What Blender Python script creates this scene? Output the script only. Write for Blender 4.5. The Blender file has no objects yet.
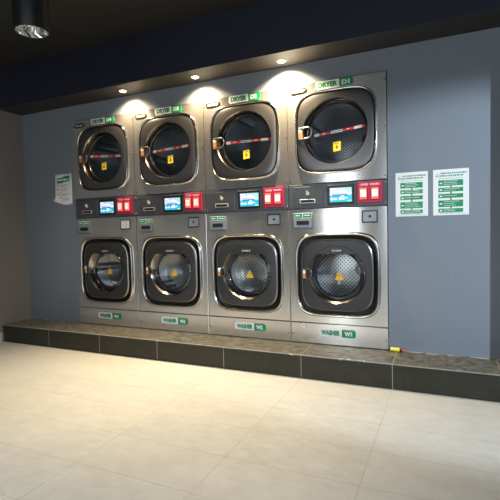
import bpy, math, random
from math import pi, sin, cos, tan, radians as R
from mathutils import Vector, Matrix
random.seed(7)
C = bpy.context.scene.collection
# ------------------------------------------------------------------ dimensions (metres)
W = 0.8              # pitch of the machine bays
SPLIT = 1.328        # top of a washer, foot of a dryer
TOP = 2.143          # top of the dryers
SOF = 2.312          # underside of the dropped soffit
SOFD = 0.279         # its depth
CEIL = 2.72
XL = -0.766          # side wall on the left
XR = 4.02            # side column on the right
PD, PH = 0.355, 0.181  # raised plinth: depth, height
TW, TX0 = 0.6688, -0.0797
FZ = -PH             # floor level
YF = -6.0            # front of the shop

# ------------------------------------------------------------------ materials
class NT:
    def __init__(s, name):
        s.m = bpy.data.materials.new(name); s.m.use_nodes = True
        s.t = s.m.node_tree; s.n = s.t.nodes; s.b = s.n['Principled BSDF']; s.out = s.n['Material Output']
    def new(s, typ, **kw):
        n = s.n.new(typ)
        for k, v in kw.items():
            if hasattr(n, k): setattr(n, k, v)
            else: n.inputs[k.replace('_', ' ')].default_value = v
        return n
    def link(s, a, b): s.t.links.new(a, b)
    def math(s, op, a, b=None, c=None, clamp=False):
        n = s.n.new('ShaderNodeMath'); n.operation = op; n.use_clamp = clamp
        for i, v in enumerate((a, b, c)):
            if v is None: continue
            if isinstance(v, (int, float)): n.inputs[i].default_value = v
            else: s.link(v, n.inputs[i])
        return n.outputs[0]
    def mix(s, fac, a, b):
        n = s.n.new('ShaderNodeMix'); n.data_type = 'RGBA'
        for i, v in ((0, fac), (6, a), (7, b)):
            if isinstance(v, (int, float)): n.inputs[i].default_value = v
            elif isinstance(v, tuple): n.inputs[i].default_value = (*v, 1) if len(v) == 3 else v
            else: s.link(v, n.inputs[i])
        return n.outputs[2]
    def noise(s, scale, vec=None, detail=4, rough=.5):
        n = s.n.new('ShaderNodeTexNoise'); n.inputs['Scale'].default_value = scale
        n.inputs['Detail'].default_value = detail; n.inputs['Roughness'].default_value = rough
        if vec is not None: s.link(vec, n.inputs['Vector'])
        return n.outputs['Fac']
    def coord(s, kind='Object'):
        return s.n.new('ShaderNodeTexCoord').outputs[kind]
    def scaled(s, vec, sc, loc=(0, 0, 0)):
        n = s.n.new('ShaderNodeMapping'); n.inputs['Scale'].default_value = sc; n.inputs['Location'].default_value = loc
        s.link(vec, n.inputs['Vector']); return n.outputs[0]
    def xyz(s, vec):
        n = s.n.new('ShaderNodeSeparateXYZ'); s.link(vec, n.inputs[0]); return n.outputs
    def bump(s, h, strength=.2, dist=.002):
        n = s.n.new('ShaderNodeBump'); n.inputs['Strength'].default_value = strength; n.inputs['Distance'].default_value = dist
        s.link(h, n.inputs['Height']); s.link(n.outputs[0], s.b.inputs['Normal'])

def plain(name, col, rough=.5, metal=0.0, var=0.06, emit=None, es=0, coat=0, spec=.5):
    t = NT(name); b = t.b
    if var:
        f = t.noise(14, t.coord(), 3)
        t.link(t.mix(f, tuple(c * (1 - var) for c in col), tuple(min(1, c * (1 + var)) for c in col)), b.inputs['Base Color'])
    else: b.inputs['Base Color'].default_value = (*col, 1)
    b.inputs['Roughness'].default_value = rough; b.inputs['Metallic'].default_value = metal
    b.inputs['Coat Weight'].default_value = coat
    b.inputs['Specular IOR Level'].default_value = spec
    if emit: b.inputs['Emission Color'].default_value = (*emit, 1); b.inputs['Emission Strength'].default_value = es
    return t.m

def steel(name, col, rough, aniso=0.0, wavy=.25, streak=.05):
    t = NT(name); b = t.b; co = t.coord()
    fine = t.noise(1, t.scaled(co, (260, 3, 5)), 3)           # upright grain
    broad = t.noise(1, t.scaled(co, (3.6, 2, 1.1)), 0)
    t.link(t.mix(fine, tuple(c * (1 - streak) for c in col), tuple(min(1, c * (1 + streak)) for c in col)), b.inputs['Base Color'])
    b.inputs['Metallic'].default_value = .86
    tg = t.new('ShaderNodeTangent'); tg.direction_type = 'RADIAL'; tg.axis = 'Z'; t.link(tg.outputs[0], b.inputs['Tangent'])
    t.link(t.math('MULTIPLY_ADD', broad, .12, rough - .06), b.inputs['Roughness'])
    b.inputs['Anisotropic'].default_value = aniso; b.inputs['Anisotropic Rotation'].default_value = .25
    t.bump(broad, wavy, .012)
    return t.m

M = {}
M['steel'] = steel('brushed_stainless', (.80, .79, .77), .17, .85, .10, .02)
M['steel_kick'] = steel('kick_panel_stainless', (.80, .79, .775), .22, .8, .05, .02)
M['satin'] = steel('satin_door_steel', (.19, .192, .20), .30, 0, .04)
M['chrome'] = plain('polished_steel', (.66, .64, .60), .15, 1)
M['lip'] = plain('satin_lip_steel', (.36, .355, .35), .3, 1)
M['seal'] = plain('glossy_seal', (.02, .024, .034), .12, coat=1)
M['bezel'] = plain('turned_steel', (.34, .32, .30), .2, 1)
M['drumsteel0'] = plain('drum_steel', (.45, .45, .45), .3, 1)
M['gasket'] = plain('black_rubber', (.012, .012, .014), .38)
M['doorplate'] = plain('graphite_door', (.045, .047, .050), .36, .3)
M['hood'] = plain('graphite_hood', (.045, .046, .050), .34, .3)
M['panel'] = plain('graphite_panel', (.082, .092, .108), .42, .2)
M['paneldark'] = plain('panel_door', (.066, .074, .088), .40, .2)
M['blackp'] = plain('black_plastic', (.012, .012, .013), .3)
M['darkgap'] = plain('dark_slot', (.006, .006, .006), .6)
M['red'] = plain('red_plastic', (.50, .012, .07), .38)
M['redlit'] = plain('red_lamp_cap', (.9, .12, .09), .35, emit=(1, .12, .08), es=.55)
M['butlabel'] = plain('button_label', (.9, .8, .76), .45, emit=(1, .85, .8), es=.4)
M['white'] = plain('white_vinyl', (.90, .91, .90), .4, var=.01)
M['green'] = plain('green_vinyl', (.0, .30, .115), .4, var=.03)
M['greent'] = plain('green_print', (.02, .27, .12), .5, var=0)
M['whitet'] = plain('white_print', (.85, .86, .85), .5, var=0)
M['greyt'] = plain('grey_print', (.12, .13, .14), .5, var=0)
M['redt'] = plain('red_print', (.6, .03, .04), .5, var=0)
M['yellow'] = plain('yellow_sticker', (.85, .66, .02), .45)
M['amber'] = plain('amber_sticker', (.90, .50, .01), .45)
M['orange'] = plain('orange_sticker', (.78, .28, .06), .45)
M['tapered'] = plain('red_tape', (.62, .03, .05), .4)
M['tapewhite'] = plain('white_tape', (.74, .72, .72), .4)
M['bluehousing'] = plain('blue_grey_housing', (.25, .29, .34), .38, .15)
M['lockmetal'] = plain('dull_nickel', (.62, .62, .60), .35, .35)
M['plate'] = plain('lock_plate_grey', (.30, .33, .36), .35, .2)
M['scr_top'] = plain('screen_lavender', (.2, .3, .45), .3, emit=(.50, .60, .86), es=.7, var=0)
M['scr_mid'] = plain('screen_navy', (.03, .06, .15), .3, emit=(.05, .13, .35), es=.8, var=0)
M['scr_low'] = plain('screen_cyan', (.0, .3, .5), .3, emit=(.04, .40, .64), es=.7, var=0)
M['scr_green'] = plain('screen_green', (.1, .4, .2), .3, emit=(.25, .65, .38), es=.8, var=0)
M['scr_white'] = plain('screen_white', (.7, .7, .7), .3, emit=(.9, .95, 1), es=.9, var=0)
M['scr_orange'] = plain('screen_orange', (.8, .4, .3), .3, emit=(1, .55, .42), es=.8, var=0)
M['lampblack'] = plain('black_lamp_housing', (.012, .012, .015), .4)
M['lampwhite'] = plain('lamp_trim', (.35, .33, .3), .4)
M['reflector'] = plain('faceted_reflector', (.75, .72, .68), .12, 1, var=.2)
M['bulb'] = plain('glowing_lens', (1, .85, .6), .3, emit=(1, .72, .38), es=30, var=0)
M['capblack'] = plain('black_collar', (.015, .015, .015), .4)
M['tipred'] = plain('red_tip', (.75, .04, .03), .4)
M['tubeyellow'] = plain('yellow_tube_plastic', (.82, .78, .10), .35)
M['alcove'] = plain('alcove_plaster', (.05, .05, .055), .9)

def ceiling_mat(name, col, rough):
    t = NT(name); f = t.noise(3, t.coord(), 4)
    t.link(t.mix(f, tuple(c * .85 for c in col), tuple(c * 1.15 for c in col)), t.b.inputs['Base Color'])
    t.b.inputs['Roughness'].default_value = rough
    t.bump(t.noise(60, t.coord()), .05)
    return t.m
M['ceil'] = ceiling_mat('black_ceiling_paint', (.0165, .0165, .0160), .7)
M['fascia'] = ceiling_mat('navy_black_fascia_paint', (.017, .020, .038), .55)
M['soffit'] = ceiling_mat('black_soffit_paint', (.025, .0225, .022), .6)

def wall_mat(name, col):
    t = NT(name); co = t.coord(); x, y, z = t.xyz(co)
    f = t.noise(1.6, co, 4); g = t.noise(38, co, 3)
    c = t.mix(f, tuple(c * .94 for c in col), tuple(c * 1.05 for c in col))
    # small pale chips and scratches in the paint
    v = t.new('ShaderNodeTexVoronoi'); v.inputs['Scale'].default_value = 5.5; t.link(t.scaled(co, (1, 1, .8)), v.inputs['Vector'])
    spot = t.math('LESS_THAN', v.outputs['Distance'], .022)
    c = t.mix(t.math('MULTIPLY', spot, .4), c, (.62, .64, .68))
    t.link(c, t.b.inputs['Base Color'])
    t.b.inputs['Roughness'].default_value = .62
    t.bump(g, .08, .003)
    return t.m
M['wall'] = wall_mat('blue_grey_wall_paint', (.212, .245, .290))
M['wall_side'] = wall_mat('warm_grey_wall_paint', (.20, .198, .205))
M['wall_front'] = wall_mat('far_wall_paint', (.17, .17, .175))

def floor_mat():
    t = NT('cream_floor_tiles'); co = t.coord(); x, y, z = t.xyz(co)
    def joint(v, pitch, off, w):
        a = t.math('DIVIDE', t.math('SUBTRACT', v, off), pitch)
        d = t.math('ABSOLUTE', t.math('SUBTRACT', t.math('FRACT', t.math('ADD', a, .5)), .5))
        return t.math('LESS_THAN', t.math('MULTIPLY', d, pitch), w)
    jx = joint(x, TW, TX0, .0022); jy = joint(y, .3275, -.9555, .0022)
    j = t.math('MAXIMUM', jx, jy)
    # per tile tint
    cx = t.math('FLOOR', t.math('DIVIDE', t.math('SUBTRACT', x, TX0), TW))
    cy = t.math('FLOOR', t.math('DIVIDE', t.math('SUBTRACT', y, -.9555), .3275))
    cb = t.new('ShaderNodeCombineXYZ'); t.link(cx, cb.inputs[0]); t.link(cy, cb.inputs[1])
    wn = t.new('ShaderNodeTexWhiteNoise'); t.link(cb.outputs[0], wn.inputs['Vector'])
    m = t.math('MULTIPLY_ADD', t.noise(9, t.scaled(co, (1, 1.8, 1)), 9, .75), 2.0, -.5, clamp=True); m2 = t.noise(90, t.scaled(co, (1, .5, 1)), 3)
    c = t.mix(m, (.425, .435, .410), (.59, .60, .575))
    c = t.mix(t.math('MULTIPLY', m2, .28), c, (.46, .43, .37))
    c = t.mix(t.math('MULTIPLY', wn.outputs['Value'], .16), c, (.66, .63, .56))
    c = t.mix(t.math('MULTIPLY', j, t.math('MULTIPLY', t.noise(5, co, 3), 1.1)), c, (.34, .30, .22))
    t.link(c, t.b.inputs['Base Color'])
    t.link(t.math('MULTIPLY_ADD', m, .22, .30), t.b.inputs['Roughness'])
    t.bump(t.math('SUBTRACT', t.math('MULTIPLY', m2, .2), j), .12, .002)
    return t.m
M['floor'] = floor_mat()

def plinth_mat():
    t = NT('dark_granite_tiles'); co = t.coord(); x, y, z = t.xyz(co)
    a = t.math('DIVIDE', t.math('SUBTRACT', x, TX0), TW)
    d = t.math('MULTIPLY', t.math('ABSOLUTE', t.math('SUBTRACT', t.math('FRACT', t.math('ADD', a, .5)), .5)), TW)
    j = t.math('LESS_THAN', d, .0026)
    sp = t.math('MULTIPLY_ADD', t.noise(70, co, 4, .75), 2.6, -.8, clamp=True); cl = t.noise(6, co, 5)
    c = t.mix(sp, (.005, .0052, .0042), (.034, .034, .025))
    c = t.mix(t.math('MULTIPLY', cl, .55), c, (.052, .050, .038))
    # mottled granite top; its grazing reflection and warm lamplight painted in as paler colour
    nz = t.xyz(t.new('ShaderNodeNewGeometry').outputs['Normal'])[2]
    top = t.math('GREATER_THAN', nz, .5)
    c = t.mix(t.math('MULTIPLY', top, t.math('MULTIPLY_ADD', t.noise(15, t.scaled(co, (1, 1.4, 1)), 9, .85), 4.2, -1.75, clamp=True)), c, (.25, .24, .195))
    # pale joint filler, crumbled edge chips
    c = t.mix(t.math('MULTIPLY', j, .8), c, (.34, .32, .27))
    chips = None
    for px, w in ((TX0 + 2 * TW, .028), (2.98, .10), (.34, .018), (2.52, .03), (-.60, .02)):
        near = t.math('LESS_THAN', t.math('ABSOLUTE', t.math('SUBTRACT', x, px)), w)
        chips = near if chips is None else t.math('MAXIMUM', chips, near)
    edge = t.math('MULTIPLY', t.math('GREATER_THAN', z, -.010), t.math('LESS_THAN', y, -PD + .016))
    ch = t.math('MULTIPLY', t.math('MULTIPLY', chips, edge), t.math('GREATER_THAN', t.noise(34, co, 4), .57))
    c = t.mix(ch, c, (.62, .60, .55))
    lip = t.math('MULTIPLY', t.math('GREATER_THAN', z, -.007), t.math('LESS_THAN', y, -PD + .003))  # lighter band in the colour stands in for the lip's bright reflection
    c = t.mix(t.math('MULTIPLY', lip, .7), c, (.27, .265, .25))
    # crumbs of filler along the wall
    back = t.math('MULTIPLY', t.math('GREATER_THAN', y, -.012), t.math('MULTIPLY', t.math('GREATER_THAN', t.noise(9, co, 3), .50), t.math('MAXIMUM', t.math('GREATER_THAN', x, 3.2), t.math('LESS_THAN', x, 0.0))))
    c = t.mix(t.math('MULTIPLY', back, .8), c, (.6, .57, .5))
    t.link(c, t.b.inputs['Base Color'])
    t.link(t.math('MULTIPLY_ADD', t.noise(30, co, 4), .2, .26), t.b.inputs['Roughness']); t.b.inputs['Specular IOR Level'].default_value = .3
    t.bump(t.noise(90, co, 3), .15, .002)
    return t.m
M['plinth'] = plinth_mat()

def perforated(name, col, scale=46, thr=.27, metal=.9):
    t = NT(name); uv = t.coord('UV')
    v = t.new('ShaderNodeTexVoronoi'); v.voronoi_dimensions = '2D'; v.inputs['Scale'].default_value = scale; v.inputs['Randomness'].default_value = 0
    mp = t.new('ShaderNodeMapping'); mp.inputs['Rotation'].default_value = (0, 0, pi / 4); t.link(uv, mp.inputs['Vector'])
    t.link(mp.outputs[0], v.inputs['Vector'])
    h = t.math('LESS_THAN', v.outputs['Distance'], thr)
    t.link(t.mix(h, col, (.008, .008, .008)), t.b.inputs['Base Color'])
    t.link(t.math('MULTIPLY_ADD', h, -metal, metal), t.b.inputs['Metallic'])
    t.b.inputs['Roughness'].default_value = .3
    return t.m
M['drum'] = perforated('perforated_drum_steel', (.78, .78, .78), 43)
M['drumd'] = perforated('perforated_dryer_steel', (.50, .51, .52), 50, .28, .8)

def pane(name, tint=(1, 1, 1), refl=1.0):
    t = NT(name)
    tr = t.new('ShaderNodeBsdfTransparent'); tr.inputs[0].default_value = (*tint, 1)
    gl = t.new('ShaderNodeBsdfGlossy'); gl.inputs['Roughness'].default_value = .03
    ge = t.new('ShaderNodeNewGeometry'); dp = t.n.new('ShaderNodeVectorMath'); dp.operation = 'DOT_PRODUCT'
    t.link(ge.outputs['Incoming'], dp.inputs[0]); t.link(ge.outputs['Normal'], dp.inputs[1])
    c1 = t.math('SUBTRACT', 1, t.math('ABSOLUTE', dp.outputs['Value']), clamp=True)
    fr = t.math('MULTIPLY_ADD', t.math('POWER', c1, 5), .96, .04)
    mx = t.new('ShaderNodeMixShader')
    t.link(t.math('MULTIPLY', fr, refl, clamp=True), mx.inputs[0]); t.link(tr.outputs[0], mx.inputs[1]); t.link(gl.outputs[0], mx.inputs[2])
    t.link(mx.outputs[0], t.out.inputs['Surface'])
    return t.m
M['glass'] = pane('door_glass', (.86, .89, .90), 1.5)
M['glassdark'] = pane('smoked_door_glass', (.68, .71, .74), 1.4)
M['glasswin'] = pane('shop_window_glass', (.95, .97, .97), 1.0)

# ------------------------------------------------------------------ mesh helper
class MB:
    def __init__(s): s.v = []; s.f = []; s.uv = {}; s.mi = []; s.cur = 0
    def face(s, f, uv=None):
        s.f.append(tuple(f)); s.mi.append(s.cur)
        if uv: s.uv[len(s.f) - 1] = uv
        return s
    def box(s, x0, x1, y0, y1, z0, z1, bev=0.0):
        """box; with bev its four front (-y) edges are chamfered"""
        if x0 > x1: x0, x1 = x1, x0
        if y0 > y1: y0, y1 = y1, y0
        if z0 > z1: z0, z1 = z1, z0
        n = len(s.v)
        if bev:
            b = min(bev, (y1 - y0) * .49, (x1 - x0) * .45, (z1 - z0) * .45)
            rings = [((x0 + b, x1 - b, z0 + b, z1 - b), y0), ((x0, x1, z0, z1), y0 + b), ((x0, x1, z0, z1), y1)]
        else: rings = [((x0, x1, z0, z1), y0), ((x0, x1, z0, z1), y1)]
        for (a, c, d, e), y in rings: s.v += [(a, y, d), (c, y, d), (c, y, e), (a, y, e)]
        s.face((n, n + 1, n + 2, n + 3))
        for k in range(len(rings) - 1):
            o = n + 4 * k
            for i in range(4):
                j = (i + 1) % 4; s.face((o + j, o + i, o + 4 + i, o + 4 + j))
        o = n + 4 * (len(rings) - 1); s.face((o + 3, o + 2, o + 1, o))
        return s
    def loft(s, rings, closed=True, cap0=False, cap1=False, uvs=None):
        """rings: lists of points of equal length"""
        n = len(s.v); k = len(rings[0])
        for r in rings: s.v += [tuple(p) for p in r]
        for a in range(len(rings) - 1):
            for i in range(k if closed else k - 1):
                j = (i + 1) % k
                f = (n + a * k + i, n + a * k + j, n + (a + 1) * k + j, n + (a + 1) * k + i)
                s.face(f, [uvs(a, i), uvs(a, i + 1), uvs(a + 1, i + 1), uvs(a + 1, i)] if uvs else None)
        if cap0: s.face([n + i for i in range(k)][::-1])
        if cap1: s.face([n + (len(rings) - 1) * k + i for i in range(k)])
        return s
    def tube(s, pts, r, seg=8, caps=True):
        pts = [Vector(p) for p in pts]; rings = []
        for i, p in enumerate(pts):
            t = (pts[min(i + 1, len(pts) - 1)] - pts[max(i - 1, 0)]).normalized()
            a = t.cross(Vector((0, 1, 0.01))).normalized(); b = t.cross(a)
            rings.append([p + r * (cos(q) * a + sin(q) * b) for q in (2 * pi * k / seg for k in range(seg))])
        return s.loft(rings, True, caps, caps)
    def cyl(s, c, r0, r1, y0, y1, n=32, axis='y', cap0=True, cap1=True):
        def pt(r, h, q):
            if axis == 'y': return (c[0] + r * cos(q), h, c[1] + r * sin(q))
            if axis == 'x': return (h, c[0] + r * cos(q), c[1] + r * sin(q))
            return (c[0] + r * cos(q), c[1] + r * sin(q), h)
        return s.loft([[pt(r0, y0, 2 * pi * i / n) for i in range(n)], [pt(r1, y1, 2 * pi * i / n) for i in range(n)]], True, cap0, cap1)
    def poly(s, pts, y, th=.0):
        """flat outline in x,z at depth y, given thickness towards +y"""
        n = len(s.v); k = len(pts)
        s.v += [(x, y, z) for x, z in pts]; s.face(range(n, n + k))
        if th:
            s.v += [(x, y + th, z) for x, z in pts]
            for i in range(k):
                j = (i + 1) % k; s.face((n + j, n + i, n + k + i, n + k + j))
        return s
    def build(s, name, mats, parent=None, smooth=None, loc=(0, 0, 0)):
        me = bpy.data.meshes.new(name); me.from_pydata(s.v, [], s.f); me.validate()
        for m in (mats if isinstance(mats, (list, tuple)) else [mats]): me.materials.append(M[m] if isinstance(m, str) else m)
        if len(me.polygons) == len(s.mi):
            for p, i in zip(me.polygons, s.mi): p.material_index = i
        if s.uv:
            ul = me.uv_layers.new(name='UVMap')
            for p in me.polygons:
                if p.index in s.uv:
                    for li, u in zip(p.loop_indices, s.uv[p.index]): ul.data[li].uv = u
        import bmesh
        bm = bmesh.new(); bm.from_mesh(me); bmesh.ops.recalc_face_normals(bm, faces=bm.faces); bm.to_mesh(me); bm.free()
        if smooth:
            me.shade_smooth(); me.set_sharp_from_angle(angle=R(smooth))
        o = bpy.data.objects.new(name, me); C.objects.link(o); o.location = loc
        if parent: o.parent = parent
        return o

def rrect(x0, x1, z0, z1, r, n=5, left=True, right=True):
    pts = []
    for cx, cz, a0, on in ((x1, z1, 0, right), (x0, z1, 90, left), (x0, z0, 180, left), (x1, z0, 270, right)):
        rr = r if on else .0005
        mx = cx - rr if cx == x1 else cx + rr; mz = cz - rr if cz == z1 else cz + rr
        for i in range(n + 1):
            a = R(a0 + 90 * i / n); pts.append((mx + rr * cos(a), mz + rr * sin(a)))
    return pts

TH = []     # shared polar samples, corners of the front panels included
def polar(cz0, zlo, zhi, half):
    cs = [math.atan2(zhi - cz0, half), math.atan2(zhi - cz0, -half), math.atan2(zlo - cz0, -half) + 2 * pi, math.atan2(zlo - cz0, half) + 2 * pi]
    out = []
    for i in range(4):
        a, b = cs[i], cs[(i + 1) % 4] + (2 * pi if i == 3 else 0)
        out += [a + (b - a) * k / 28 for k in range(28)]
    return out
def sq(a, b, n): return lambda t: (abs(cos(t) / a) ** n + abs(sin(t) / b) ** n) ** (-1 / n)
def circ(r): return lambda t: r
def rect(half, lo, hi):
    def f(t):
        c, s_ = cos(t), sin(t); v = 1e9
        if abs(c) > 1e-9: v = half / abs(c)
        if s_ > 1e-9: v = min(v, hi / s_)
        if s_ < -1e-9: v = min(v, lo / -s_)
        return v
    return f
def loop(th, f, y, cz, cx=0): return [(cx + f(t) * cos(t), y, cz + f(t) * sin(t)) for t in th]
UT = [2 * pi * i / 96 for i in range(96)]

def text(s, name, mat, parent, cx, cz, w, h, y, bold=.012):
    """raised lettering fitted into w x h, centred on (cx, cz), facing -y"""
    cu = bpy.data.curves.new('lettering', 'FONT'); cu.body = s; cu.size = 1; cu.offset = bold; cu.resolution_u = 3
    tmp = bpy.data.objects.new('lettering', cu); C.objects.link(tmp)
    dg = bpy.context.evaluated_depsgraph_get(); me = bpy.data.meshes.new_from_object(tmp.evaluated_get(dg))
    bpy.data.objects.remove(tmp); bpy.data.curves.remove(cu)
    xs = [v.co.x for v in me.vertices]; ys = [v.co.y for v in me.vertices]
    x0, x1, y0, y1 = min(xs), max(xs), min(ys), max(ys)
    for v in me.vertices:
        v.co = ((cx + ((v.co.x - x0) / (x1 - x0) - .5) * w), y, cz + ((v.co.y - y0) / (y1 - y0) - .5) * h)
    me.materials.clear(); me.materials.append(M[mat]); me.name = name
    o = bpy.data.objects.new(name, me); C.objects.link(o); o.parent = parent
    return o

def dashes(mb, x0, x1, z, h, y, words, rnd, skip=.35):
    """a line of print too small to read: short unequal strokes"""
    x = x0
    tot = x1 - x0
    while x < x1:
        w = tot * rnd.uniform(.06, .2) / max(1, words / 4)
        mb.poly([(x, z), (min(x + w, x1), z), (min(x + w, x1), z + h * rnd.uniform(.7, 1)), (x, z + h * rnd.uniform(.7, 1))], y)
        x += w + tot * .025

def empty(name, loc, label, cat, group=None):
    o = bpy.data.objects.new(name, None); C.objects.link(o); o.location = loc; o.empty_display_size = .1
    o['label'] = label; o['category'] = cat
    if group: o['group'] = group
    return o
def struct(o): o['kind'] = 'structure'; return o

# ------------------------------------------------------------------ the room
def wbox(name, mat, *bs, kind=True):
    m = MB()
    for b in bs: m.box(*b)
    return struct(m.build(name, mat))
wbox('floor', 'floor', (XL - .1, 8.0, YF - .1, -PD + .02, FZ - .1, FZ))
wbox('floor.001', 'alcove', (XL - .1, 8.0, -PD + .02, 1.0, FZ - .1, FZ))
pl = MB()
# plinth with a slightly projecting, rounded top slab
b = .005
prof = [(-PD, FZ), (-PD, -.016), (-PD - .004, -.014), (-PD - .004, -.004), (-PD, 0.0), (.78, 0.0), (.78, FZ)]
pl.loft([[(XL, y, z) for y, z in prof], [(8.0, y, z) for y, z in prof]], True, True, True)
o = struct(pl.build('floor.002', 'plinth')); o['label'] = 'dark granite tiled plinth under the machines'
# rear wall with the bay the machines are built into
wbox('wall_back', 'wall', (XL - .1, -.002, 0, .12, 0, CEIL + .1), (3.202, 8.0, 0, .12, 0, CEIL + .1), (-.002, 3.202, 0, .12, TOP + .004, CEIL + .1))
wbox('wall_alcove', 'alcove', (-.1, 3.3, .80, .88, FZ, CEIL))
wbox('wall_left', 'wall_side', (XL - .12, XL, YF, .0, FZ, CEIL + .1))
wbox('baseboard_left', 'floor', (XL, XL + .008, YF, -PD - .004, FZ, FZ + .10))
wbox('wall_right', 'wall_side', (XR, 8.0, -.16, 0, 0.0, CEIL + .1))
wbox('ceiling', 'ceil', (XL - .1, 8.0, YF - .1, -SOFD - .02, CEIL, CEIL + .1))
wbox('ceiling.001', 'soffit', (XL, 8.0, -SOFD, 0, SOF, SOF + .03))
wbox('trim_1', 'fascia', (XL, 8.0, -SOFD - .02, -SOFD, SOF, CEIL))
# shop front behind the viewer: wall with a glazed door and a wide window
wbox('wall_front', 'wall_front', (XL - .1, 1.15, YF - .12, YF, FZ, CEIL), (1.85, 2.4, YF - .12, YF, FZ, CEIL), (7.2, 8.1, YF - .12, YF, FZ, CEIL),
     (1.15, 1.85, YF - .12, YF, 2.15, CEIL), (2.4, 7.2, YF - .12, YF, 2.35, CEIL), (2.4, 7.2, YF - .12, YF, FZ, .15))
wbox('wall_far_right', 'wall_front', (8.0, 8.1, YF, .1, FZ, CEIL))

# ------------------------------------------------------------------ shared machine pieces
def screws(parent, pts, mat, r=.0055, y=0):
    for x, z in pts:
        m = MB(); m.cyl((x, z), r, r * .6, y, y - .003, 8); m.build('screw', mat, parent)

def sign(parent, kind, num, cx, cz, w=.300, h=.062, tilt=0):
    m = MB(); x0, x1 = cx - w / 2, cx + w / 2; xs = x0 + w * .63
    m.poly(rrect(x0, xs, cz - h / 2, cz + h / 2, .014, right=False), -.004, .004)
    p = m.build('number_sign', 'white', parent); p['label'] = 'white and green %s %s sign' % (kind, num)
    g = MB(); g.poly(rrect(xs, x1, cz - h / 2, cz + h / 2, .02, left=False), -.005, .005); g.build('green_field', 'green', p)
    text(kind, 'kind_lettering', 'greent', p, (x0 + xs) / 2 + .002, cz, w * .52, h * .66, -.0052, .062)
    text(num, 'number_lettering', 'whitet', p, (xs + x1) / 2 - .004, cz, w * .21, h * .60, -.0062, .062)
    return p

def oval_plate(parent, cx, cz, w, h, y, slant=0):
    m = MB(); n = 28
    pts = [(cx + w / 2 * math.copysign(abs(cos(t)) ** .6, cos(t)), cz + h / 2 * math.copysign(abs(sin(t)) ** .8, sin(t)) + slant * cos(t)) for t in (2 * pi * i / n for i in range(n))]
    m.poly(pts, y, -y if y < -.01 and 0 else .003)
    p = m.build('nameplate', 'capblack', parent)
    q = MB()
    for i in range(5):                                    # worn embossed characters, not legible
        x = cx + (i - 2) * w * .16
        q.poly([(x - w * .045, cz - h * .26), (x + w * .045, cz - h * .26), (x + w * .045, cz + h * .26), (x - w * .045, cz + h * .26)], y - .0012)
        q.poly([(x - w * .018, cz - h * .08), (x + w * .018, cz - h * .08), (x + w * .018, cz + h * .1), (x - w * .018, cz + h * .1)], y - .0013)
    e = q.build('embossed_characters', 'tapewhite', p)
    rim = MB(); rim.tube([(x, y - .0005, z) for x, z in pts] + [(pts[0][0], y - .0005, pts[0][1])], h * .10, 6, False); rim.build('rim', 'capblack', p)
    return p

def drum(parent, cz, r, y0, y1, mat, hub, vr=.9):
    n = 64
    m = MB(); rings = [[(r * cos(2 * pi * i / n), y, cz + r * sin(2 * pi * i / n)) for i in range(n)] for y in (y0, y1)]
    m.loft(rings, True, uvs=lambda a, i: (2 * pi * r * i / n, (y0, y1)[a]))
    rr = [r, r * .66, r * .33, .001]
    m.loft([[(q * cos(2 * pi * i / n), y1 + (.0 if q > .1 else -.015), cz + q * sin(2 * pi * i / n)) for i in range(n)] for q in rr], True,
           uvs=lambda a, i: (rr[a] * cos(2 * pi * i / n), rr[a] * sin(2 * pi * i / n)))
    d = m.build('drum', mat, parent, 35)
    for k in range(3):
        a = hub[2] + k * 2 * pi / 3; v = MB()
        rings = []
        for y in (y0 + .01, y1):
            rings.append([((r * e) * cos(a + da), y, cz + (r * e) * sin(a + da)) for e, da in ((1, -.18), (.87, -.07), (.85, 0), (.87, .07), (1, .18))])
        v.loft(rings, True, True, True); v.build('lifter', 'drumsteel0', d, 40)
    hb = MB(); hb.cyl((hub[0], cz + hub[1]), hub[3], hub[3] * .8, y1 - .004, y1 - .03, 32); hb.build('hub', hub[4], d, 40)
    return d

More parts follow.
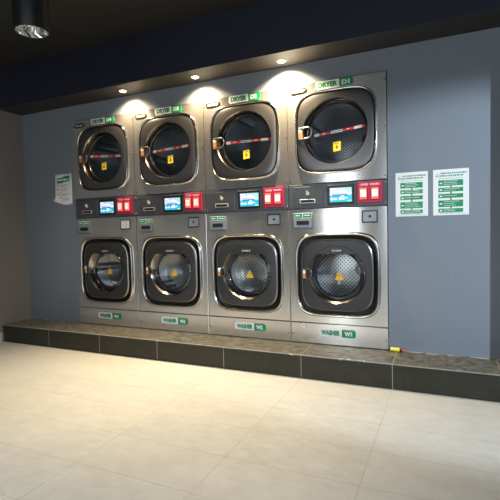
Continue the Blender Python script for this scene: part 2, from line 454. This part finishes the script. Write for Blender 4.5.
# ------------------------------------------------------------------ washer
WC = .579     # centre height of the loading door
def make_washer(k, label, num):
    t = empty('washing_machine', (k * W + W / 2, -.012, 0), label, 'washing machine', 'row of four washers')
    hw = .398
    th = polar(WC, .178, 1.124, hw)
    m = MB()
    F = lambda e: rect(hw - e, WC - .178 - e, 1.124 - WC - e)
    m.loft([loop(th, sq(.325, .325, 5), .03, WC), loop(th, sq(.325, .325, 5), .0, WC), loop(th, F(.003), 0, WC), loop(th, F(0), .003, WC), loop(th, F(0), .70, WC)], True, False, True)
    m.build('body', 'steel', t, 30)
    m = MB(); m.box(-hw, hw, .0, .70, .004, .172, .003); kp = m.build('kick_panel', 'steel_kick', t)
    screws(kp, [(-.382, .075), (.382, .075)], 'blackp', .006)
    # control strip
    m = MB(); m.box(-hw, hw, -.002, .70, 1.128, SPLIT - .003, .003); cp = m.build('control_panel', 'panel', t)
    screws(cp, [(-.388, 1.305), (-.388, 1.15), (.388, 1.305), (.388, 1.15)], 'chrome', .006, -.002)
    m = MB(); m.box(-.356, -.104, -.006, -.002, 1.147, 1.305, .002); m.build('coin_box_door', 'paneldark', cp)
    m = MB(); m.cyl((-.232, 1.247), .015, .015, -.006, -.010, 20).cyl((-.232, 1.247), .011, .009, -.010, -.026, 20); m.box(-.238, -.226, -.030, -.024, 1.262, 1.272); m.box(-.235, -.229, -.029, -.010, 1.248, 1.27); m.build('lock', 'lockmetal', cp, 40)
    m = MB(); m.box(-.300, -.166, -.008, -.006, 1.170, 1.203, .001); sl = m.build('coin_plate', 'lockmetal', cp)
    m = MB(); m.box(-.290, -.176, -.0095, -.008, 1.176, 1.197); m.build('coin_slot', 'blackp', cp)
    m = MB(); m.box(-.064, .147, -.012, -.002, 1.147, 1.306, .003); bz = m.build('screen_bezel', 'blackp', cp)
    # display with its picture
    m = MB(); x0, x1, z0, z1 = -.045, .131, 1.168, 1.281; w, h = x1 - x0, z1 - z0
    def qd(mi, a, b_, c, d, y): m.cur = mi; m.poly([(x0 + a * w, z0 + c * h), (x0 + b_ * w, z0 + c * h), (x0 + b_ * w, z0 + d * h), (x0 + a * w, z0 + d * h)], y)
    qd(0, 0, 1, .5, 1, -.0125); qd(2, 0, 1, 0, .5, -.0125); qd(1, .12, .8, .44, .52, -.0130)
    qd(3, .76, 1, .9, 1, -.013); qd(3, .8, 1, .0, .12, -.013); qd(5, .03, .15, .64, .80, -.013); qd(5, .04, .15, .14, .3, -.013)
    for a, b_, c, d in ((.22, .32, .68, .78), (.42, .53, .68, .82), (.57, .67, .68, .82), (.71, .76, .6, .75), (.82, .97, .5, .6), (.2, .33, .16, .26), (.43, .53, .16, .3), (.57, .67, .16, .3), (.71, .8, .24, .3), (.05, .1, .46, .56), (.50, .66, .36, .42), (.03, .25, .88, .94)):
        qd(4, a, b_, c, d, -.0132)
    m.build('display', ['scr_top', 'scr_mid', 'scr_low', 'scr_green', 'scr_white', 'scr_orange'], cp)
    # red switch box
    m = MB(); m.box(.178, .364, -.016, -.002, 1.152, 1.316, .002); sb = m.build('switch_box', 'red', t)
    for x in (.222, .310):
        m = MB(); m.box(x - .034, x + .032, -.018, -.016, 1.172, 1.272, .001); m.build('button_surround', 'blackp', sb)
        m = MB(); m.cur = 0; m.box(x - .028, x + .027, -.027, -.018, 1.179, 1.267, .003); m.cur = 1
        m.poly([(x - .022, 1.198), (x + .021, 1.198), (x + .021, 1.254), (x - .022, 1.254)], -.0275)
        m.cur = 0
        for zz in (1.215, 1.232): m.poly([(x - .018, zz), (x + .014, zz), (x + .014, zz + .003), (x - .018, zz + .003)], -.028)
        m.build('push_button', ['redlit', 'butlabel'], sb)
    text('! DRYER   WASHER !', 'switch_lettering', 'whitet', sb, .271, 1.293, .150, .016, -.0166, .02)
    # card reader under the coin door
    m = MB(); m.box(-.360, -.190, -.012, 0, .962, 1.092, .003); cr = m.build('card_reader', 'satin', t)
    m = MB(); m.box(-.352, -.198, -.014, -.012, .970, 1.045, .001); m.build('face', 'bluehousing', cr)
    m = MB(); m.box(-.328, -.222, -.016, -.014, .992, 1.026); m.build('slot', 'darkgap', cr)
    m = MB(); m.cur = 0; m.poly([(-.352, 1.050), (-.196, 1.050), (-.196, 1.091), (-.352, 1.091)], -.0135, .001)
    m.cur = 1; m.poly([(-.350, 1.053), (-.278, 1.053), (-.278, 1.086), (-.350, 1.086)], -.0140); m.poly([(-.272, 1.053), (-.200, 1.053), (-.200, 1.086), (-.272, 1.086)], -.0140)
    m.cur = 2; m.poly([(-.336, 1.066), (-.298, 1.066), (-.298, 1.074), (-.336, 1.074)], -.0145); m.poly([(-.262, 1.066), (-.212, 1.066), (-.212, 1.074), (-.262, 1.074)], -.0145)
    m.build('green_sticker', ['white', 'green', 'whitet'], cr)
    # lock plate on the right
    m = MB(); m.box(.205, .326, -.005, 0, .995, 1.092, .002); lp = m.build('lock_plate', 'blackp', t)
    m = MB(); m.box(.215, .317, -.007, -.005, 1.006, 1.083, .002); m.build('face', 'white' if num == 'W4' else 'plate', lp)
    m = MB()
    if num == 'W4':
        for a in range(6):
            q = a * 1.1; m.poly([(.255 + .02 * cos(q), 1.045 + .02 * sin(q)), (.268 + .02 * cos(q), 1.04 + .02 * sin(q)), (.264 + .02 * cos(q), 1.052 + .02 * sin(q))], -.0073)
        m.build('printed_mark', 'greyt', lp)
    else:
        m.cyl((.267, 1.046), .011, .009, -.007, -.011, 16); m.build('keyhole', 'blackp', lp)
    # door surround and door
    N = 5
    m = MB(); m.loft([loop(UT, sq(a, a, n), y, WC) for a, n, y in ((.347, N, .002), (.346, N, -.010), (.341, N, -.019), (.334, N, -.022), (.326, N, -.018), (.320, N, -.008), (.318, N, .020))], True)
    m.build('door_surround', 'chrome', t, 60)
    m = MB(); m.loft([loop(UT, sq(.318, .318, N), .018, WC), loop(UT, sq(.308, .308, N), .024, WC), loop(UT, circ(.24), .030, WC), loop(UT, circ(.19), .05, WC), loop(UT, circ(.225), .072, WC)], True)
    m.build('gasket', 'gasket', t, 40)
    m = MB(); e = 4.6
    m.loft([loop(UT, sq(.288, .288, e), .014, WC), loop(UT, sq(.290, .290, e), -.006, WC), loop(UT, sq(.282, .282, e), -.013, WC), loop(UT, sq(.278, .278, e), -.018, WC),
            loop(UT, sq(.266, .266, 3.6), -.020, WC), loop(UT, circ(.236), -.021, WC + .004), loop(UT, circ(.234), -.014, WC + .004)], True)
    dr = m.build('door', 'doorplate', t, 35)
    m = MB(); m.loft([loop(UT, sq(.290, .290, e), .013, WC), loop(UT, sq(.2945, .2945, e), .002, WC), loop(UT, sq(.2935, .2935, e), -.006, WC), loop(UT, sq(.289, .289, e), -.012, WC), loop(UT, sq(.2825, .2825, e), -.0145, WC)], True)
    m.build('door_edge', 'lip', dr, 60)
    zc = WC + .004
    m = MB(); m.loft([loop(UT, circ(.2335), -.0185, zc), loop(UT, circ(.228), -.012, zc), loop(UT, circ(.212), .010, zc), loop(UT, circ(.200), .030, zc)], True)
    m.build('door_bezel', 'bezel', dr, 60)
    m = MB(); m.loft([loop(UT, circ(.201), .028, zc), loop(UT, circ(.190), .022, zc), loop(UT, circ(.181), .030, zc), loop(UT, circ(.178), .045, zc)], True)
    m.build('glass_seal', 'seal', dr, 60)
    a0 = math.asin(.168 / .2345); arc = [(.2335 * cos(a), zc + .2335 * sin(a)) for a in [a0 + (pi - 2 * a0) * i / 30 for i in range(31)]]
    m = MB(); m.poly(arc, -.025, .016); hd = m.build('door_hood', 'hood', dr)
    m = MB(); m.loft([loop(UT, circ(r_), y, zc) for r_, y in ((.182, .030), (.172, .050), (.14, .072), (.09, .086), (.04, .092), (.001, .093))], True); m.build('door_glass', 'glass', dr, 60)
    oval_plate(dr, 0.006, .779, .106, .027, -.027)
    # D-shaped pull on the left of the door
    hx, hz = -.238, .588
    m = MB(); m.tube([(hx - .014, -.024, hz - .043)] + [(hx + .0 + .040 * cos(a), -.036, hz + .040 * sin(a)) for a in [R(-80 + 160 * i / 14) for i in range(15)]] + [(hx - .014, -.024, hz + .043)], .0042, 8)
    h_ = m.build('handle', 'satin', dr, 60)
    m = MB(); m.cur = 0; m.box(hx - .040, hx - .012, -.030, -.016, hz - .040, hz + .034, .003); m.cur = 1
    m.poly([(hx - .037, hz - .034), (hx - .016, hz - .034), (hx - .016, hz + .002), (hx - .037, hz + .002)], -.0305); m.cur = 2
    m.poly([(hx - .037, hz + .003), (hx - .016, hz + .003), (hx - .016, hz + .028), (hx - .037, hz + .028)], -.0305)
    m.build('handle_block', ['chrome', 'orange', 'white'], dr)
    # warning triangle on the glass
    tx, tz = .018 - .004, .566
    m = MB(); m.cur = 0; m.poly([(tx - .040, tz - .030), (tx + .040, tz - .030), (tx, tz + .040)], .026, .001)
    m.cur = 1; m.poly([(tx - .003, tz - .006), (tx + .003, tz - .006), (tx + .004, tz + .018), (tx - .004, tz + .018)], .0255); m.poly([(tx - .003, tz - .018), (tx + .003, tz - .018), (tx + .003, tz - .011), (tx - .003, tz - .011)], .0255)
    m.build('warning_triangle', ['amber', 'greyt'], dr)
    drum(t, WC, .262, .075, .30, 'drum', (.14, .02, 1.0 + .7 * k, .055, 'plate'))
    if num == 'W1':
        m = MB(); m.tube([(-.292 + .011 * cos(a), -.002, .150 + .013 * sin(a)) for a in [2 * pi * i / 14 for i in range(15)]] + [(-.282, -.002, .134), (-.287, -.002, .124)], .0034, 6)
        m.build('number_nine', 'whitet', t)['label'] = 'small white handwritten 9'
    sx = {'W1': -.003, 'W2': .020, 'W3': .021, 'W4': .016}[num]
    sign(t, 'WASHER', num, sx, .104)
    return t

# ------------------------------------------------------------------ dryer
DC = 1.732 - SPLIT
def make_dryer(k, label, num, tape, yel):
    t = empty('tumble_dryer', (k * W + W / 2, -.012, SPLIT), label, 'tumble dryer', 'row of four dryers')
    hw = .398; H = TOP - SPLIT - .002
    th = polar(DC, .002, H, hw)
    F = lambda e: rect(hw - e, DC - .002 - e, H - DC - e)
    m = MB(); m.loft([loop(th, sq(.318, .322, 4.4), .03, DC), loop(th, sq(.318, .322, 4.4), .0, DC), loop(th, F(.003), 0, DC), loop(th, F(0), .003, DC), loop(th, F(0), .72, DC)], True, False, True)
    m.build('body', 'steel', t, 30)
    screws(t, [(-.385, .03), (.385, .03), (-.385, H - .06), (.385, H - .06), (.385, .4)], 'blackp', .006)
    n = 4.4
    m = MB(); m.loft([loop(UT, sq(a, a + .004, n), y, DC) for a, y in ((.330, .002), (.329, -.012), (.325, -.019), (.320, -.020), (.315, -.015), (.313, .02))], True)
    m.build('door_surround', 'chrome', t, 60)
    m = MB(); m.loft([loop(UT, sq(.314, .318, n), .018, DC), loop(UT, sq(.300, .304, n), .022, DC), loop(UT, circ(.262), .05, DC), loop(UT, circ(.245), .10, DC), loop(UT, circ(.26), .12, DC)], True)
    m.build('gasket', 'gasket', t, 40)
    dz = DC + .003
    m = MB(); m.loft([loop(UT, sq(.306, .310, n), .016, DC), loop(UT, sq(.308, .312, n), -.004, DC), loop(UT, sq(.303, .307, n), -.013, DC), loop(UT, sq(.294, .298, 4), -.016, DC),
                      loop(UT, sq(.280, .283, 3), -.017, DC), loop(UT, circ(.262), -.017, dz), loop(UT, circ(.257), -.010, dz)], True)
    dr = m.build('door', 'satin', t, 35)
    m = MB(); m.loft([loop(UT, circ(.259), -.014, dz), loop(UT, circ(.254), -.008, dz), loop(UT, circ(.250), .030, dz), loop(UT, circ(.246), .062, dz)], True); m.build('door_bezel', 'bezel', dr, 60)
    m = MB(); m.loft([loop(UT, circ(.247), .060, dz), loop(UT, circ(.238), .056, dz), loop(UT, circ(.232), .066, dz), loop(UT, circ(.231), .085, dz)], True); m.build('glass_seal', 'seal', dr, 60)
    m = MB(); m.loft([loop(UT, circ(r_), y, dz) for r_, y in ((.236, .068), (.16, .070), (.08, .072), (.001, .072))], True); m.build('door_glass', 'glassdark', dr, 60)
    # pull: broad D loop on a square block
    hx, hz = -.262, DC + .006
    m = MB(); m.tube([(hx - .028, -.022, hz - .043), (hx + .03, -.036, hz - .043)] + [(hx + .046 + .038 * cos(a), -.038, hz + .043 * sin(a)) for a in [R(-80 + 160 * i / 12) for i in range(13)]] + [(hx + .03, -.036, hz + .043), (hx - .028, -.022, hz + .043)], .0050, 8)
    m.build('handle', 'lip', dr, 60)
    m = MB(); m.cur = 0; m.box(hx - .040, hx + .012, -.026, -.014, hz - .050, hz + .050, .003); m.cur = 1
    m.poly([(hx - .032, hz - .034), (hx + .002, hz - .034), (hx + .002, hz + .010), (hx - .032, hz + .010)], -.0265); m.cur = 2
    m.poly([(hx - .032, hz + .011), (hx + .002, hz + .011), (hx + .002, hz + .034), (hx - .032, hz + .034)], -.0265)
    m.build('handle_block', ['satin', 'orange', 'white'], dr)
    # red and white tape across the glass
    (xa, za), (xb, zb) = tape
    m = MB(); segs = [.0, .10, .34, .58, .80, .95, 1]; h = .011; y = .060
    for i in range(6):
        m.cur = i % 2 if i else 1
        m.cur = (1, 0, 1, 0, 1, 0)[i]
        a, b_ = segs[i], segs[i + 1]; P = lambda q: (xa + (xb - xa) * q, za + (zb - za) * q)
        (p, pz), (q, qz) = P(a), P(b_); m.poly([(p, pz - h), (q, qz - h), (q, qz + h), (p, pz + h)], y, .001)
        if i in (1, 3):
            m.cur = 1; (p, pz), (q, qz) = P(a + .07), P(a + .13); m.poly([(p, pz - .004), (q, qz - .004), (q, qz + .004), (p, pz + .004)], y - .0006)
        if i == 2:
            m.cur = 2
            for g in (.02, .08, .14, .19): (p, pz), (q, qz) = P(a + g), P(a + g + .035); m.poly([(p, pz - .003), (q, qz - .003), (q, qz + .003), (p, pz + .003)], y - .0006)
    m.build('warning_tape', ['tapered', 'tapewhite', 'greyt'], dr)['label'] = 'red and white strip of tape'
    x, z = yel
    m = MB(); m.cur = 0; m.poly([(x - .030, z - .040), (x + .030, z - .034), (x + .030, z + .040), (x - .030, z + .034)], .062, .001)
    m.cur = 1; m.poly([(x - .009, z - .018), (x + .009, z - .018), (x + .011, z - .002), (x, z + .016), (x - .011, z - .002)], .0612); m.poly([(x - .018, z + .022), (x + .018, z + .025), (x + .018, z + .030), (x - .018, z + .027)], .0612)
    m.cur = 2; m.poly([(x - .004, z - .012), (x + .004, z - .012), (x, z + .004)], .0606)
    m.build('hot_surface_sticker', ['yellow', 'greyt', 'redt'], dr)
    drum(t, DC, .30, .125, .46, 'drumd', (.19, .0, .4 + .8 * k, .058, 'blackp'))
    oval_plate(t, -.300, H - .050, .132, .036, -.004, .004)
    sx = {'D1': .002, 'D2': .013, 'D3': .020, 'D4': .013}[num]
    sign(t, 'DRYER', num, sx, 2.107 - SPLIT, .300, .062)
    return t

washers = ['stainless washing machine at far left, sign reading WASHER W4, small white square at top right',
           'stainless washing machine second from left, its kick panel sign reading WASHER W3',
           'stainless washing machine third from left, its kick panel sign reading WASHER W2',
           'stainless washing machine at the right end of the row, its sign reading WASHER W1']
dryers = ['stainless tumble dryer at the left end of the upper row, its sign reading DRYER D4',
          'stainless tumble dryer second from left in the upper row, its sign reading DRYER D3',
          'stainless tumble dryer third from left in the upper row, its sign reading DRYER D2',
          'stainless tumble dryer at the right end of the upper row, its sign reading DRYER D1']
tapes = [((-.222, .447), (.200, .418)), ((-.215, .420), (.205, .443)), ((-.205, .421), (.222, .417)), ((-.185, .398), (.222, .436))]
yels = [(-.041, .331), (-.014, .330), (-.008, .303), (.001, .294)]
for k in range(4):
    make_washer(k, washers[k], 'W%d' % (4 - k))
    make_dryer(k, dryers[k], 'D%d' % (4 - k), tapes[k], yels[k])

# ------------------------------------------------------------------ notices on the wall
def flow_notice(x0, x1, z0, z1, label, seed):
    rnd = random.Random(seed)
    t = empty('wall_notice', ((x0 + x1) / 2, 0, z0), label, 'notice', 'instruction notices right of the machines')
    w, h = x1 - x0, z1 - z0; X = lambda a: (a - .5) * w; Z = lambda b_: b_ * h
    m = MB(); m.poly([(X(0), 0), (X(1), 0), (X(1), h), (X(0), h)], -.002, .0018); m.build('sheet', 'white', t)
    m = MB()
    for a, b_, z, n in ((.22, .93, .900, 9), (.20, .86, .845, 8)): dashes(m, X(a), X(b_), Z(z), h * .034, -.0026, n, rnd)
    # outlined triangle mark
    m.tube([(X(.08), -.003, Z(.85)), (X(.13), -.003, Z(.905)), (X(.19), -.003, Z(.85)), (X(.08), -.003, Z(.85))], .0022, 4)
    dashes(m, X(.17), X(.82), Z(.800), h * .010, -.0026, 10, rnd)
    dashes(m, X(.20), X(.78), Z(.052), h * .010, -.0026, 10, rnd); dashes(m, X(.10), X(.92), Z(.032), h * .008, -.0026, 12, rnd)
    for a, b_ in ((.775, .66), (.655, .555), (.52, .42)): m.poly([(X(.485), Z(.12)), (X(.525), Z(.12)), (X(.525), Z(.74)), (X(.485), Z(.74))], -.0023)
    m.build('green_print', 'greent', t)
    for zt, zb, ln in ((.765, .640, 3), (.600, .510, 2), (.465, .375, 1), (.325, .180, 3), (.145, .065, 2)):
        m = MB(); m.cur = 0; m.poly([(X(.15), Z(zb)), (X(.84), Z(zb)), (X(.84), Z(zt)), (X(.15), Z(zt))], -.0030, .0006); m.cur = 1
        for i in range(ln):
            zz = zt - (i + .75) * (zt - zb) / (ln + .4); dashes(m, X(.30), X(rnd.uniform(.6, .8)), Z(zz), h * .014, -.0034, 7, rnd)
        m.poly([(X(.19), Z((zt + zb) / 2 - .02)), (X(.26), Z((zt + zb) / 2 - .02)), (X(.26), Z((zt + zb) / 2 + .012)), (X(.19), Z((zt + zb) / 2 + .012))], -.0034)
        m.build('instruction_box', ['green', 'whitet'], t)
flow_notice(3.258, 3.487, 1.036, 1.366, 'white notice with green instruction boxes on the grey wall, nearer the machines', 3)
flow_notice(3.522, 3.759, 1.036, 1.369, 'white notice with green instruction boxes on the grey wall, farther right of the two', 5)

t = empty('wall_notice', (-.170, 0, 1.29), 'crumpled white notice with green header and red marks on wall left of the machines', 'notice')
rnd = random.Random(2); m = MB(); nx, nz = 10, 12; w, h = .246, .325
def pos(i, j):
    a, b_ = i / nx, j / nz
    curl = max(0, 1 - (a * 1.1 + b_ * 3.2)) ** 1.5
    y = -.003 - .004 * (1 + sin(9 * a + 5 * b_)) * .5 - .028 * curl
    return (-w / 2 + a * w - .006 * curl, y, b_ * h - .004 + (.012 * (1 - b_) * cos(a * 5)) + .022 * curl)
m.loft([[pos(i, j) for i in range(nx + 1)] for j in range(nz + 1)], False)
sh = m.build('sheet', 'white', t, 60)
so = sh.modifiers.new('thickness', 'SOLIDIFY'); so.thickness = .001; so.offset = 1
m = MB(); m.poly([(-.088, .222), (-.005, .222), (.002, .232), (.098, .238), (.098, .298), (.012, .294), (-.004, .282), (-.088, .278)], -.0085, .001); hd = m.build('green_header', 'green', t)
m = MB(); dashes(m, -.078, .088, .248, .022, -.0092, 6, rnd); m.build('header_print', 'whitet', hd)
m = MB(); q = MB()
for z in (.196, .150, .100, .050):
    m.poly([(-.090, z), (-.060, z), (-.060, z + .010), (-.090, z + .010)], -.0085)
    dashes(q, -.050, .075, z + .006, .005, -.0085, 7, rnd); dashes(q, -.03, rnd.uniform(.04, .085), z - .012, .006, -.0085, 7, rnd); dashes(q, -.07, -.02, z - .026, .004, -.0085, 4, rnd)
m.build('red_marks', 'redt', t); q.build('grey_print', 'greyt', t)

# ------------------------------------------------------------------ small tube lying on the plinth
t = empty('plastic_tube', (3.262, -.030, 0), 'small yellow tube with black collar and red tip lying on plinth by the wall', 'tube')
t.rotation_euler = (0, 0, R(-4))
m = MB(); m.loft([[(x, r_ * cos(a), .0155 + r_ * sin(a)) for a in [2 * pi * i / 20 for i in range(20)]] for x, r_ in ((-.048, .010), (-.046, .0145), (.014, .0155), (.020, .013), (.022, .010))], True, True, True); m.build('tube_body', 'tubeyellow', t, 50)
m = MB(); m.cyl((0, .0135), .0120, .0120, .021, .040, 20, 'x'); m.build('collar', 'capblack', t, 50)
m = MB(); m.loft([[(x, r_ * cos(a), .0120 + r_ * sin(a)) for a in [2 * pi * i / 16 for i in range(16)]] for x, r_ in ((.039, .0095), (.054, .0095), (.059, .006))], True, True, True); m.build('tip', 'tipred', t, 50)

# ------------------------------------------------------------------ lamps
names = ['lit recessed soffit spotlight, leftmost of the three above the dryers', 'lit recessed soffit spotlight in the middle, above the join of dryers D3 and D2',
         'lit recessed soffit spotlight, rightmost of three, above the join of dryers D2 and D1']
def spot(name, loc, tgt, energy, col, size, blend, rad):
    l = bpy.data.lights.new(name, 'SPOT'); l.energy = energy; l.color = col; l.spot_size = R(size); l.spot_blend = blend; l.shadow_soft_size = rad
    o = bpy.data.objects.new(name, l); C.objects.link(o); o.location = loc
    o.rotation_euler = (Vector(tgt) - Vector(loc)).to_track_quat('-Z', 'Y').to_euler(); return o
WARM = (1, .755, .45)
for i, (x, y, aim, e) in enumerate(((.800, -.141, .30, 42), (1.604, -.143, .30, 56), (2.404, -.130, .30, 160))):
    t = empty('recessed_spotlight', (x, y, SOF), names[i], 'spotlight', 'recessed spotlights in the soffit')
    n = 32; ring = lambda r_, z: [(r_ * cos(2 * pi * q / n), r_ * sin(2 * pi * q / n), z) for q in range(n)]
    m = MB(); m.loft([ring(.042, 0), ring(.042, -.003), ring(.034, -.005), ring(.030, -.003), ring(.028, 0)], True); m.build('trim_ring', 'lampwhite', t, 40)
    m = MB(); m.loft([ring(.026, -.001), ring(.020, -.007), ring(.008, -.010), ring(.001, -.0105)], True); m.build('lens', 'bulb', t, 60)
    spot('spot_light', (x, y, SOF - .02), (x, y + aim, 1.3), e, WARM, 132, 1, .018)
    spot('spot_light', (x, y, SOF - .02), (x, y - .32, 1.3), (150, 110, 60)[i], WARM, 66, 1, .018)

t = empty('ceiling_lamp', (1.118, -1.405, 2.30), 'black cylindrical ceiling lamp with faceted silver reflector at upper left of photo', 'ceiling lamp')
n = 48; ring = lambda r_, z: [(r_ * cos(2 * pi * q / n), r_ * sin(2 * pi * q / n), z) for q in range(n)]
m = MB(); m.loft([ring(.098, .006), ring(.100, .0), ring(.108, .0), ring(.110, .004), ring(.110, .42), ring(.02, .42)], True, False, True); m.build('housing', 'lampblack', t, 40)
m = MB()
nf = 18; rr = lambda r_, z, tw_: [((r_ * (1 - .03 * (q % 2))) * cos(2 * pi * (q + tw_) / (2 * nf)), (r_ * (1 - .03 * (q % 2))) * sin(2 * pi * (q + tw_) / (2 * nf)), z) for q in range(2 * nf)]
m.loft([rr(.099, .003, 0), rr(.088, .03, 1), rr(.072, .06, 0), rr(.050, .085, 1), rr(.025, .098, 0)], True, False, True); m.build('reflector', 'reflector', t)
m = MB(); m.cyl((0, 0), .02, .02, .05, .10, 20, 'z'); m.build('bulb', 'lampwhite', t, 40)

# ------------------------------------------------------------------ light
COOL = (.95, .965, .95)
def area(name, loc, rot, sx, sy, e, col):
    l = bpy.data.lights.new(name, 'AREA'); l.shape = 'RECTANGLE'; l.size = sx; l.size_y = sy; l.energy = e; l.color = col
    o = bpy.data.objects.new(name, l); C.objects.link(o); o.location = loc; o.rotation_euler = rot; return o
area('window_daylight', (4.8, YF + .02, 1.25), (R(90), 0, 0), 4.7, 2.15, 24, (.84, .93, 1))
area('door_daylight', (1.5, YF + .02, 1.0), (R(90), 0, 0),   .5, 2.2, 16, (.88, .96, 1))
for x, y, e in ((.2, -2.1, 44), (1.6, -2.1, 50), (2.9, -2.1, 46), (4.2, -2.1, 24), (.8, -3.9, 40), (3.0, -3.9, 40)):
    spot('unseen_spot', (x, y, 2.5), (x, y, 0), e, COOL, 88, .6, .05)
spot('unseen_spot', (6.2, -2.9, 2.2), (3.6, 0, .5), 470, (.76, .88, 1), 43, .4, .05)
for x, e in ((.7, 34), (2.3, 34)):  # added front wash without a known fitting, brightens signs and lower fronts
    spot('unseen_spot', (x, -2.9, 2.55), (x, 0, .35), e, (.95, .97, 1), 52, .8, .04)

w = bpy.data.worlds.new('World'); bpy.context.scene.world = w; w.use_nodes = True
w.node_tree.nodes['Background'].inputs[0].default_value = (.8, .9, 1, 1); w.node_tree.nodes['Background'].inputs[1].default_value = .5

# ------------------------------------------------------------------ camera
cam = bpy.data.cameras.new('camera'); co = bpy.data.objects.new('camera', cam); C.objects.link(co)
cam.sensor_width = 36; cam.lens = 36 * 437.7957 / 500
yaw, pitch, roll = .4261, -.0455, -.0229
fwd = Vector((-sin(yaw) * cos(pitch), cos(yaw) * cos(pitch), sin(pitch))); rt = Vector((cos(yaw), sin(yaw), 0)); up = rt.cross(fwd)
r2 = cos(roll) * rt + sin(roll) * up; u2 = -sin(roll) * rt + cos(roll) * up
mt = Matrix((r2, u2, -fwd)).transposed().to_4x4(); mt.translation = Vector((4.5304 * W, -4.3956 * W, 1.1997 * W)); co.matrix_world = mt
sc = bpy.context.scene; sc.camera = co
sc.view_settings.view_transform = 'Standard'; sc.view_settings.look = 'None'; sc.view_settings.gamma = 1; sc.view_settings.exposure = .38
